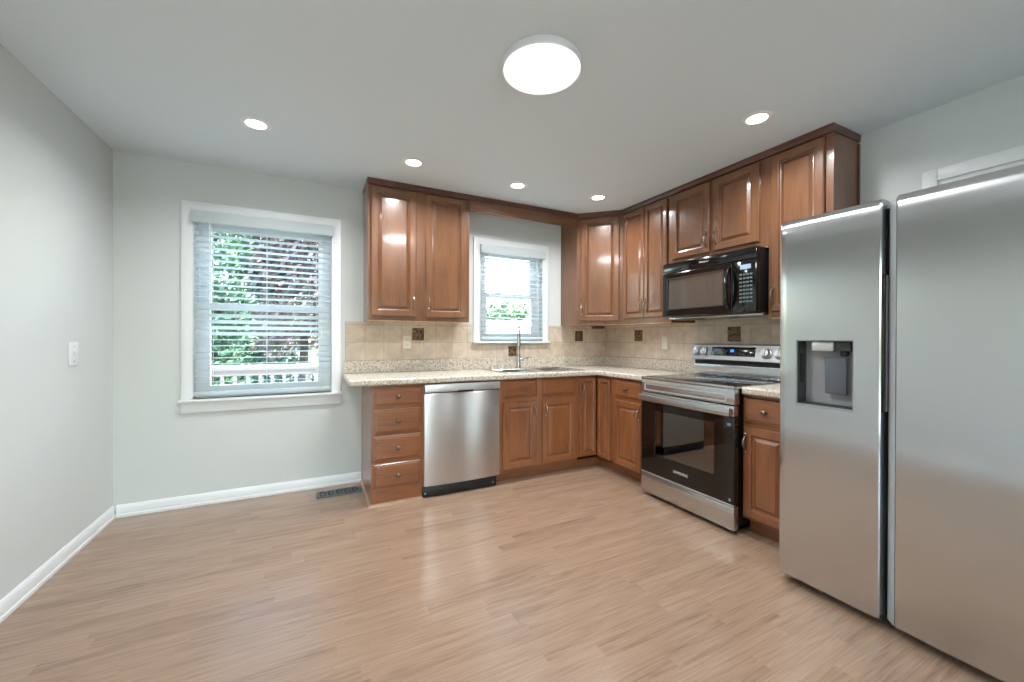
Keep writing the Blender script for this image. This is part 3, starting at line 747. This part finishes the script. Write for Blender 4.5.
# oven door
b = nb()
dz0, dz1 = .184, .790; wx0, wx1, wz0, wz1 = .135, .632, .338, .668
cells(b, [.002, wx0, wx1, rw-.002], [dz0, wz0, wz1, .7295], lambda u, v: not (wx0 < u < wx1 and wz0 < v < wz1), -.686, -.642, lambda u, v, w_: (u, w_, v))
d = obj('oven_door', b, 'door_glass', c, smooth=30); bevel_mod(d, .004, 2)
b = nb(); box(b, wx0, wx1, -.684, -.678, wz0, wz1); obj('window_pane', b, 'oven_glass', d)
b = nb(); box(b, .002, rw-.002, -.688, -.642, .730, .796, bev=.005); obj('top_band', b, 'steelH', d, smooth=40)
b = nb(); box(b, .006, rw-.006, -.730, -.708, .734, .786, bev=.009)
for x in (.006, rw-.044): box(b, x, x+.038, -.722, -.686, .737, .783, bev=.006)
obj('handle', b, 'steelH', d, smooth=40)
b = nb(); box(b, .002, rw-.002, -.6875, -.672, dz0-.005, dz0+.0035, bev=.001); obj('bottom_edge', b, 'steel_light', d, smooth=30)
text('lettering', 'SAMSUNG', .027, 'logo', d, (.372, -.6868, .262), (PI/2, 0, 0))
for x, z, sx_, sz_ in ((rw-.048, .672, .024, .014), (rw-.036, .205, .014, .016)):
    b = nb(); box(b, x, x+sx_, -.6872, -.6855, z, z+sz_); obj('sticker', b, 'grey', d)
# front trim below the cooktop, with raised bead frame
b = nb(); box(b, 0, rw, -.686, -.636, .802, .898, bev=.004)
fp = obj('front_panel', b, 'steelH', c, smooth=40)
b = nb(); cells(b, [.030, .038, rw-.064, rw-.056], [.814, .822, .858, .866], lambda u, v: not (.038 < u < rw-.064 and .822 < v < .858), -.689, -.685, lambda u, v, w_: (u, w_, v)); obj('bead_frame', b, 'steel_light', fp)
b = nb(); box(b, 0, rw, -.690, -.095, .8985, .917, bev=.004); ck = obj('cooktop', b, 'steel', c, smooth=40)
b = nb(); box(b, .02, rw-.02, -.655, -.105, .9172, .9195, bev=.001); gl = obj('glass_top', b, 'black', ck, smooth=30)
for x, y_, r_ in ((.20, -.50, .105), (.57, -.50, .085), (.20, -.23, .080), (.57, -.23, .105)):
    b = nb()
    rings = [[b.verts.new((x+R2*math.cos(2*PI*i/48), y_+R2*math.sin(2*PI*i/48), .9197)) for i in range(48)] for R2 in (r_, r_-.004)]
    for i in range(48): b.faces.new([rings[0][i], rings[0][(i+1) % 48], rings[1][(i+1) % 48], rings[1][i]])
    obj('burner_ring', b, 'greyd', gl)
# backguard: lower riser, dark vent gap, tilted console
b = nb(); box(b, .002, rw-.002, -.095, -.018, .900, 1.005, bev=.004); obj('riser', b, 'steelH', c, smooth=40)
b = nb(); box(b, .006, rw-.006, -.085, -.022, 1.004, 1.042); obj('vent_gap', b, 'blackm', c)
b = nb()
sec = [(-.018, 1.038), (-.118, 1.038), (-.124, 1.046), (-.094, 1.160), (-.086, 1.166), (-.018, 1.166)]
A_ = [b.verts.new((.0, y_, z)) for y_, z in sec]; B_ = [b.verts.new((rw, y_, z)) for y_, z in sec]
b.faces.new(A_); b.faces.new(B_[::-1])
for i in range(6): b.faces.new([A_[i], A_[(i+1) % 6], B_[(i+1) % 6], B_[i]])
cn = obj('console', b, mat('console_steel', (176, 178, 178), .40, 1.), c)
til = math.atan2(.030, .114)
def on_console(o, x, z):                                  # place an upright part on the tilted face
    o.location = (x, -.124+(z-1.046)*.030/.114, z); o.rotation_euler = (-til, 0, 0)
b = nb(); box(b, -.178, .178, -.004, .002, -.036, .036, bev=.001); ds = obj('display_panel', b, 'black', cn, smooth=30); on_console(ds, .358, 1.112)
text('digits', '88', .030, 'lcd', ds, (.0, -.0045, .004), (PI/2, 0, 0))
for i in range(9):
    b = nb(); x = -.15+i*.032+(.02 if i > 3 else 0); box(b, x, x+.010, -.0046, -.003, -.028, -.024); obj('key_legend', b, 'legend', ds)
for i in range(3):
    b = nb(); x = -.135+i*.028; box(b, x, x+.012, -.0046, -.003, .012, .016); obj('key_legend', b, 'legend', ds)
for x in (.048, .126, .618, .712):
    b = nb(); lathe(b, [(.036, 0), (.036, .004), (.030, .006), (.0285, .026), (.026, .030), (0, .031)], (0, 0, 0), '-y', 28)
    box(b, -.006, .006, -.038, -.026, -.027, .027, bev=.002)
    kb = obj('burner_knob', b, 'steel_light', cn, smooth=35); on_console(kb, x, 1.104)
    b = nb(); lathe(b, [(.039, 0), (.039, .003), (.034, .0032), (0, .0032)], (0, .0005, 0), '-y', 28); obj('knob_ring', b, 'black', kb, smooth=30)

# ------------------------------------------------------------------ refrigerator
y0 = -2.404; fw_ = .915; ff = .890                        # doors' front face 0.89 off the wall
c = right('refrigerator', 'large side-by-side stainless refrigerator with ice dispenser', y0, 'refrigerator')
b = nb(); box(b, .006, fw_-.006, -ff+.095, -.06, .035, 1.752, bev=.004); obj('body', b, 'hinge', c, smooth=30)
b = nb(); box(b, .012, fw_-.012, -ff+.07, -ff+.094, .012, .060); obj('grille', b, 'blackm', c)
for x in (.05, fw_-.05):
    b = nb(); tube(b, [(x-.02, -ff+.10, .022), (x+.02, -ff+.10, .022)], .022, 16); obj('roller', b, 'blackm', c, smooth=40)
for xa, xb in ((.02, .10), (fw_-.10, fw_-.02)):
    b = nb(); box(b, xa, xb, -ff+.03, -ff+.20, 1.7525, 1.775, bev=.005); obj('hinge_cover', b, 'dark', c, smooth=30)
Z0, Z1 = .040, 1.790
def fdoor(x0, x1, chl, chr_, hole=None):
    """door skin in plan: soft-bowed face, chamfered handle side; optional recess opening"""
    F, Bk = -ff, -ff+.085
    prof = []
    def add(x, y): prof.append((x, y))
    if chl: add(x0, F+.060); add(x0, F+.006); add(x0+.004, F+.001)
    else: add(x0, F+.060); add(x0, F+.012); add(x0+.003, F+.004); add(x0+.010, F)
    mids = sorted(set([x0+(x1-x0)*i/10 for i in range(1, 10)]+(list(hole[:2]) if hole else [])))
    for x in mids: add(x, F-.004*math.sin(PI*(x-x0)/(x1-x0)))
    if chr_: add(x1-.004, F+.0008); add(x1, F+.005); add(x1, F+.060)
    else: add(x1-.010, F); add(x1-.003, F+.004); add(x1, F+.012); add(x1, F+.060)
    zs = [(Z0, .008), (Z0+.006, .0015), (Z0+.02, 0)]+([(hole[2], 0), (hole[3], 0)] if hole else [(.6, 0), (1.2, 0)])
    zs += [(Z1-.12, 0), (Z1-.07, .0008), (Z1-.035, .0026), (Z1-.012, .0055), (Z1-.003, .009), (Z1, .015)]
    b = nb(); G = []
    for z, s in zs: G.append([b.verts.new((x, min(y+s, Bk-.002), z)) for x, y in prof])
    for i, (ra, rb) in enumerate(zip(G, G[1:])):
        for k_ in range(len(prof)-1):
            xm_ = (prof[k_][0]+prof[k_+1][0])/2; zm = (zs[i][0]+zs[i+1][0])/2
            if hole and hole[0] < xm_ < hole[1] and hole[2] < zm < hole[3]: continue
            b.faces.new([ra[k_], ra[k_+1], rb[k_+1], rb[k_]])
    back = [[b.verts.new((x, Bk, z)) for x in (prof[0][0], prof[-1][0])] for z in (Z0, Z1)]
    b.faces.new([back[0][0]]+G[0]+[back[0][1]]); b.faces.new([back[1][1]]+G[-1][::-1]+[back[1][0]])
    b.faces.new([back[0][0], back[1][0]]+[r[0] for r in G[::-1]]); b.faces.new([back[0][1]]+[r[-1] for r in G]+[back[1][1]])
    b.faces.new([back[0][0], back[0][1], back[1][1], back[1][0]])
    return obj('door', b, 'steelH', c, smooth=38)
hole = (.079, .312, .888, 1.203)
d1 = fdoor(0, .402, False, True, hole)
d2 = fdoor(.449, fw_, True, False)
b = nb(); F = -ff; x0 = .449                                # angled grey edge trim beside the right door's grip
sec = [(x0-.0004, F+.005), (x0-.034, F+.040), (x0-.034, F+.083), (x0-.0004, F+.083)]
A_ = [b.verts.new((x, y_, Z0+.004)) for x, y_ in sec]; B_ = [b.verts.new((x, y_, Z1-.012)) for x, y_ in sec]
b.faces.new(A_); b.faces.new(B_[::-1])
for i in range(4): b.faces.new([A_[i], A_[(i+1) % 4], B_[(i+1) % 4], B_[i]])
obj('edge_trim', b, 'trim_grey', d2)
hx0, hx1, hz0, hz1 = hole
# recess of the dispenser
F = -ff; dep = F+.080
b = nb()
box(b, hx0, hx0+.004, F-.002, dep, hz0, hz1); box(b, hx1-.004, hx1, F-.002, dep, hz0, hz1)
box(b, hx0+.004, hx1-.004, F-.002, dep, hz1-.004, hz1); box(b, hx0+.004, hx1-.004, F-.001, dep, hz0, hz0+.010)
box(b, hx0+.004, hx1-.004, dep-.006, dep, hz0+.010, hz1-.004)
ds = obj('dispenser_recess', b, 'grey', d1)
b = nb(); box(b, hx0+.0045, hx0+.008, F+.004, dep-.007, hz0+.012, hz1-.006); sp_ = obj('side_panel', b, 'dark', ds)
b = nb(); box(b, hx0+.0082, hx0+.011, F+.022, F+.050, hz0+.11, hz0+.25); obj('lamp_slot', b, 'blackm', ds)
b = nb(); box(b, hx0+.060, hx0+.150, F+.010, dep-.008, hz1-.052, hz1-.006, bev=.006); obj('chute', b, 'steel_light', ds, smooth=40)
b = nb(); box(b, hx0+.152, hx0+.212, F+.020, dep-.008, hz1-.050, hz1-.006, bev=.004); obj('nozzle_housing', b, 'dark', ds, smooth=30)
b = nb(); lathe(b, [(.016, 0), (.016, .020), (.010, .026), (0, .026)], (hx0+.180, F+.045, hz1-.048), '-z', 18); obj('nozzle', b, 'blackm', ds, smooth=40)
b = nb(); box(b, hx0+.100, hx0+.186, F+.044, F+.060, hz0+.066, hz0+.232, bev=.006); box(b, hx0+.13, hx0+.155, F+.060, dep-.007, hz0+.15, hz0+.20); obj('paddle', b, 'greyd', ds, smooth=40)
b = nb(); box(b, hx0+.016, hx1-.010, F+.006, dep-.010, hz0+.0102, hz0+.016, bev=.002); obj('drip_tray', b, 'dark', ds, smooth=30)
# dark grip strips in the gap between the doors
b = nb(); box(b, .4023, .408, F+.014, F+.055, .90, 1.48, bev=.002); g = obj('grip', b, 'black', d1, smooth=30)
b = nb(); box(b, .4082, .4110, F+.030, F+.058, .905, 1.475, bev=.001); obj('grip_liner', b, 'grey', g, smooth=30)
b = nb(); box(b, .404, .4142, F+.064, F+.082, Z0+.01, Z1-.03); obj('gasket', b, 'blackm', d2)

# ------------------------------------------------------------------ ceiling lights
def can(loc, label, group):
    t = thing('recessed_light', label, 'ceiling light', loc, group=group)
    b = nb(); lathe(b, [(.052, -.001), (.056, -.004), (.078, -.003), (.082, -.0005), (.082, -.0001)], n=36); obj('trim_ring', b, 'trim', t, smooth=50)
    b = nb(); lathe(b, [(0, -.0048), (.030, -.0052), (.048, -.0046), (.0535, -.0030), (.0535, -.0012), (0, -.0012)], n=36); obj('lens', b, 'lens', t, smooth=50)
    ld = bpy.data.lights.new('lamp', 'AREA'); ld.shape = 'DISK'; ld.size = .10; ld.energy = CAN_POWER; ld.color = (.97, .985, 1); ld.spread = math.radians(150)
    lo = bpy.data.objects.new('lamp', ld); COL.objects.link(lo); lo.parent = t; lo.location = (0, 0, -.008)
GC = 'recessed ceiling lights'
for x, y, lab in ((.891, -.819, 'leftmost recessed ceiling light, above the left window'),
                  (1.827, -.729, 'recessed ceiling light in front of the left upper cabinet'),
                  (2.679, -.691, 'recessed ceiling light in front of the sink window'),
                  (3.437, -.774, 'recessed ceiling light nearest the corner cabinet'),
                  (3.429, -2.194, 'recessed ceiling light nearest the refrigerator'),
                  (.891, -3.6, 'unseen recessed ceiling light added in the room behind, by the left wall'),  # this and the next two cans are added out of view for light
                  (3.0, -4.2, 'unseen recessed ceiling light added in the room behind, right of centre'),
                  (1.2, -5.3, 'unseen recessed ceiling light added in the room behind, near the added window')):
    can((x, y, H), lab, GC)
t = thing('flush_ceiling_light', 'large round white flush-mount ceiling light', 'ceiling light', (2.114, -2.026, H))
b = nb(); lathe(b, [(.176, -.0002), (.180, -.004), (.180, -.028), (.179, -.034), (.176, -.037), (.1725, -.033), (0, -.033)], n=64); obj('housing', b, 'trim', t, smooth=40)
b = nb(); lathe(b, [(0, -.0385), (.15, -.0382), (.168, -.0372), (.1722, -.0350), (.1722, -.0334), (0, -.0334)], n=64); obj('diffuser', b, 'disc_lens', t, smooth=40)
ld = bpy.data.lights.new('lamp', 'AREA'); ld.shape = 'DISK'; ld.size = .33; ld.energy = DISC_POWER; ld.color = (.95, .98, 1)
lo = bpy.data.objects.new('lamp', ld); COL.objects.link(lo); lo.parent = t; lo.location = (0, 0, -.043)

# ------------------------------------------------------------------ switches, outlets, floor register
t = thing('light_switch', 'white light switch on the left wall', 'switch', (0, -.505, 1.113), PI/2)
b = nb(); box(b, -.050, .050, -.0065, -.0005, -.066, .066, bev=.003); obj('plate', b, 'white_plastic', t, smooth=40)
b = nb(); box(b, -.007, .007, -.013, -.006, -.006, .014, bev=.002); obj('toggle', b, 'white_plastic', t, smooth=40)
for z in (-.042, .042):
    b = nb(); lathe(b, [(.004, 0), (.004, .001), (0, .0015)], (0, -.0072, z), '-y', 10); obj('screw', b, 'grey', t, smooth=40)
t = thing('wall_outlet', 'ivory duplex outlet below the left upper cabinet', 'outlet', (1.936, -.0075, 1.172))
b = nb(); box(b, -.035, .035, -.0055, -.0005, -.057, .057, bev=.002); obj('plate', b, 'ivory', t, smooth=40)
for z in (-.020, .020):
    b = nb(); lathe(b, [(.0165, 0), (.0165, .002), (.0150, .003), (0, .003)], (0, -.0050, z), '-y', 20); sk = obj('socket', b, 'ivory', t, smooth=40)
    b = nb()
    for x in (-.0065, .0065): box(b, x-.0012, x+.0012, -.0086, -.0076, z-.001, z+.009)
    lathe(b, [(.0026, 0), (.0026, .001), (0, .001)], (0, -.0076, z-.008), '-y', 10); obj('slot', b, 'blackm', sk)
t = thing('wall_switch', 'ivory switch plate on the tiled wall left of the range', 'switch', (W-.0075, -.862, 1.171), -PI/2)
b = nb(); box(b, -.035, .035, -.0055, -.0005, -.060, .060, bev=.002); obj('plate', b, 'ivory', t, smooth=40)
b = nb(); box(b, -.016, .016, -.0078, -.005, -.033, .033, bev=.002); obj('rocker', b, 'ivory', t, smooth=40)
t = thing('floor_register', 'black metal floor vent beside the drawer cabinet', 'floor vent', (1.385, -.195, 0))
b = nb(); xs = [-.168, -.145]+[-.145+i*.0145 for i in range(1, 20)]+[.145, .155]; xs = sorted(set(round(x, 4) for x in xs))
ys = [-.068, -.046, -.030, -.004, .004, .030, .046, .068]
def hole_pat(u, v):
    i = int((u+.145)/.0145)
    if not -.145 < u < .1305 or not -.046 < v < .046: return False
    if abs(v) < .004: return False
    return (i % 2 == 0) if (abs(v) < .030) else (i % 4 in (0, 1))
cells(b, xs, ys, lambda u, v: not hole_pat(u, v), .0005, .006, lambda u, v, w_: (u, v, w_)); obj('grille', b, mat('register_metal', (92, 98, 100), .4, .4), t)
b = nb(); box(b, -.14, .135, -.045, .045, .0004, .0012); obj('duct_dark_sheet', b, 'blackm', t)  # flat black sheet painting the dark depth below the grille

# ------------------------------------------------------------------ blinds
def blind(label, x0, x1, ztop, zbot, pitch, nl, wand_x, vx0, vx1, twist=False):
    t = thing('window_blind', label, 'blind', (x0, -.03, zbot))
    w = x1-x0; hgt = ztop-zbot
    ox = vx0-x0
    b = nb(); box(b, ox, vx1-x0, -.026, -.016, hgt-.082, hgt, bev=.003)
    box(b, ox, ox+.008, -.016, .028, hgt-.082, hgt); box(b, vx1-x0-.008, vx1-x0, -.016, .028, hgt-.082, hgt)
    obj('valance', b, 'blind', t, smooth=30)
    b = nb(); box(b, .0, w, -.012, .034, hgt-.050, hgt-.006); obj('headrail', b, 'blind', t)
    b = nb(); z = hgt-.082
    while z > .052:
        zw = zbot+z
        tl = math.radians(-26 if twist and 1.235 < zw < 1.385 else -7)
        for j in range(1):
            c_, s_ = .025*math.cos(tl), .025*math.sin(tl)
            vv = []
            for (yy, zz) in ((-c_, -s_), (0, .003), (c_, s_)):
                for x in (0.003, w-.003): vv.append(b.verts.new((x, .012+yy, z+zz)))
            for yy, zz in ((-c_, -s_-.0024), (0, .0006), (c_, s_-.0024)):
                for x in (0.003, w-.003): vv.append(b.verts.new((x, .012+yy, z+zz)))
            for a in (0, 2): b.faces.new([vv[a], vv[a+1], vv[a+3], vv[a+2]]); b.faces.new([vv[6+a], vv[6+a+2], vv[6+a+3], vv[6+a+1]])
            b.faces.new([vv[0], vv[6], vv[7], vv[1]]); b.faces.new([vv[4], vv[5], vv[11], vv[10]])
            b.faces.new([vv[0], vv[2], vv[4], vv[10], vv[8], vv[6]]); b.faces.new([vv[1], vv[7], vv[9], vv[11], vv[5], vv[3]])
        z -= pitch
    obj('slats', b, 'blind', t)
    b = nb(); box(b, 0.0, w, -.014, .038, 0, .026, bev=.004); obj('bottom_rail', b, 'blind', t, smooth=30)
    for i in range(nl):
        x = w*(.12+.76*i/(nl-1))
        b = nb()
        for yy in (-.0165, .0400): tube(b, [(x, yy, .02), (x, yy, hgt-.06)], .0012, 5)
        obj('ladder_cord', b, 'blind', t)
    b = nb(); tube(b, [(wand_x-x0, -.022, hgt-.07), (wand_x-x0, -.024, hgt*.45)], .0035, 8); obj('tilt_wand', b, 'vinyl', t, smooth=50)
    b = nb(); tube(b, [(x1-x0-.07, -.022, hgt-.07), (x1-x0-.07, -.022, hgt*.35)], .0015, 6); lathe(b, [(.002, 0), (.007, .02), (.006, .035), (0, .036)], (x1-x0-.07, -.022, hgt*.35), '-z', 10); obj('lift_cord', b, 'vinyl', t)
blind('white horizontal blind in the large window on the left', .436, 1.321, 2.110, .790, .0440, 3, .53, .424, 1.337, True)
blind('white horizontal blind in the small window over the sink', 2.640, 3.314, 2.110, 1.198, .0440, 2, 2.70, 2.622, 3.336)

# ------------------------------------------------------------------ outdoors
b = nb(); box(b, -40, 50, -30, 60, -.75, -.45); struct(obj('lawn', b, 'lawn'))
b = nb(); box(b, -2.5, 4.4, .17, 2.45, -.45, -.10); struct(obj('porch_floor', b, 'rail'))
b = nb(); box(b, -3, 8, -14, Y0-.17, -.449, -.12); struct(obj('added_grey_ground', b, mat('added_ground_grey', (176, 176, 172), .85, var=(2, .15))))  # unseen grey slab added to cut the green bounce from the lawn
t = thing('porch_railing', 'white porch railing with balusters outside the left window', 'railing', (-.9, 2.3, -.10))
b = nb(); box(b, 0, 4.0, -.05, .05, .90, .97, bev=.008); box(b, 0, 4.0, -.02, .02, .84, .90); obj('top_rail', b, 'rail', t, smooth=30)
b = nb(); box(b, 0, 4.0, -.025, .025, .10, .15); obj('bottom_rail', b, 'rail', t)
for x in (-.04, .92, 2.6, 4.0):
    b = nb(); box(b, x-.05, x+.05, -.05, .05, 0, 1.03, bev=.004); box(b, x-.065, x+.065, -.065, .065, 1.03, 1.06, bev=.006); obj('post', b, 'rail', t, smooth=30)
for i in range(30):
    x = .08+i*.13
    if min(abs(x-q) for q in (-.04, .92, 2.6, 4.0)) < .06: continue
    b = nb(); box(b, x-.018, x+.018, -.018, .018, .15, .84); obj('baluster', b, 'rail', t)
t = thing('vinyl_fence', 'pale vinyl privacy fence outside the sink window', 'fence', (3.6, 6.2, -.45))
for i in range(4):
    b = nb(); box(b, i*1.5+.06, (i+1)*1.5-.06, -.02, .02, .05, 2.16); obj('fence_panel', b, 'grout_white', t)
for i in range(5):
    b = nb(); box(b, i*1.5-.06, i*1.5+.06, -.06, .06, 0, 2.26); box(b, i*1.5-.075, i*1.5+.075, -.075, .075, 2.26, 2.30, bev=.01); obj('fence_post', b, 'grout_white', t)
rnd = random.Random(5)
def tree(name, label, cat, x, y, zc, rx, ry, rz, leafmat, n, size, trunk=.12, ground=-.45):
    t = thing(name, label, cat, (x, y, ground))
    b = nb(); zt = zc-ground
    tube(b, [(0, 0, 0), (.03, .02, zt*.5), (-.03, .03, zt)], [trunk, trunk*.75, trunk*.4], 10)
    for k in range(5):
        a = k*1.26; tube(b, [(0, 0, zt*.55+k*.08), (rx*.45*math.cos(a), ry*.45*math.sin(a), zt+rz*.2)], [trunk*.4, trunk*.12], 7)
    obj('trunk', b, 'bark', t, smooth=60)
    b = nb()
    lumps = [(Vector((rnd.uniform(-.6, .6)*rx, rnd.uniform(-.6, .6)*ry, zt+rnd.uniform(-.65, .65)*rz)), rnd.uniform(.34, .52)) for _ in range(26)]
    for i in range(n):
        cc, s = lumps[i % 26]
        d = Vector((rnd.gauss(0, 1), rnd.gauss(0, 1), rnd.gauss(0, 1))).normalized()*(rnd.random()**.4)
        p = cc+Vector((d.x*rx*s, d.y*ry*s, d.z*rz*s))
        if p.z < .05: p.z = .05+rnd.random()*.2
        a = Vector((rnd.gauss(0, 1), rnd.gauss(0, 1), rnd.gauss(0, 1))).normalized(); e = a.orthogonal().normalized(); f = a.cross(e)
        L_ = size*rnd.uniform(.6, 1.3)
        q = [b.verts.new(p+e*L_), b.verts.new(p+f*L_*.45+a*L_*.1), b.verts.new(p-e*L_), b.verts.new(p-f*L_*.45+a*L_*.1)]
        b.faces.new(q)
    obj('foliage', b, leafmat, t)
tree('leafy_tree', 'green leafy tree at the left of the large window view', 'tree', -.30, 4.2, 1.9, .72, .7, 1.9, 'leaf_green', 7000, .055)
tree('plum_tree', 'plum-leaved tree filling the middle of the large window view', 'tree', 1.0, 6.8, 2.6, 1.75, 1.1, 1.9, 'leaf_plum', 13000, .085)
tree('garden_shrub', 'dark green shrub under the plum-leaved tree behind the porch railing', 'shrub', -.9, 12.0, 1.0, 2.4, 1.0, 1.9, 'leaf_dark', 6000, .12, .05)
tree('garden_shrub', 'dark green shrub right of the plum-leaved tree behind the porch railing', 'shrub', 3.6, 12.4, 1.0, 1.9, 1.0, 1.8, 'leaf_dark', 5000, .12, .05)
tree('garden_bush', 'bright green bush beyond the pale fence outside the sink window', 'bush', 6.6, 7.9, 1.35, 1.5, 1.0, 1.15, 'leaf_bush', 3000, .10, .07)
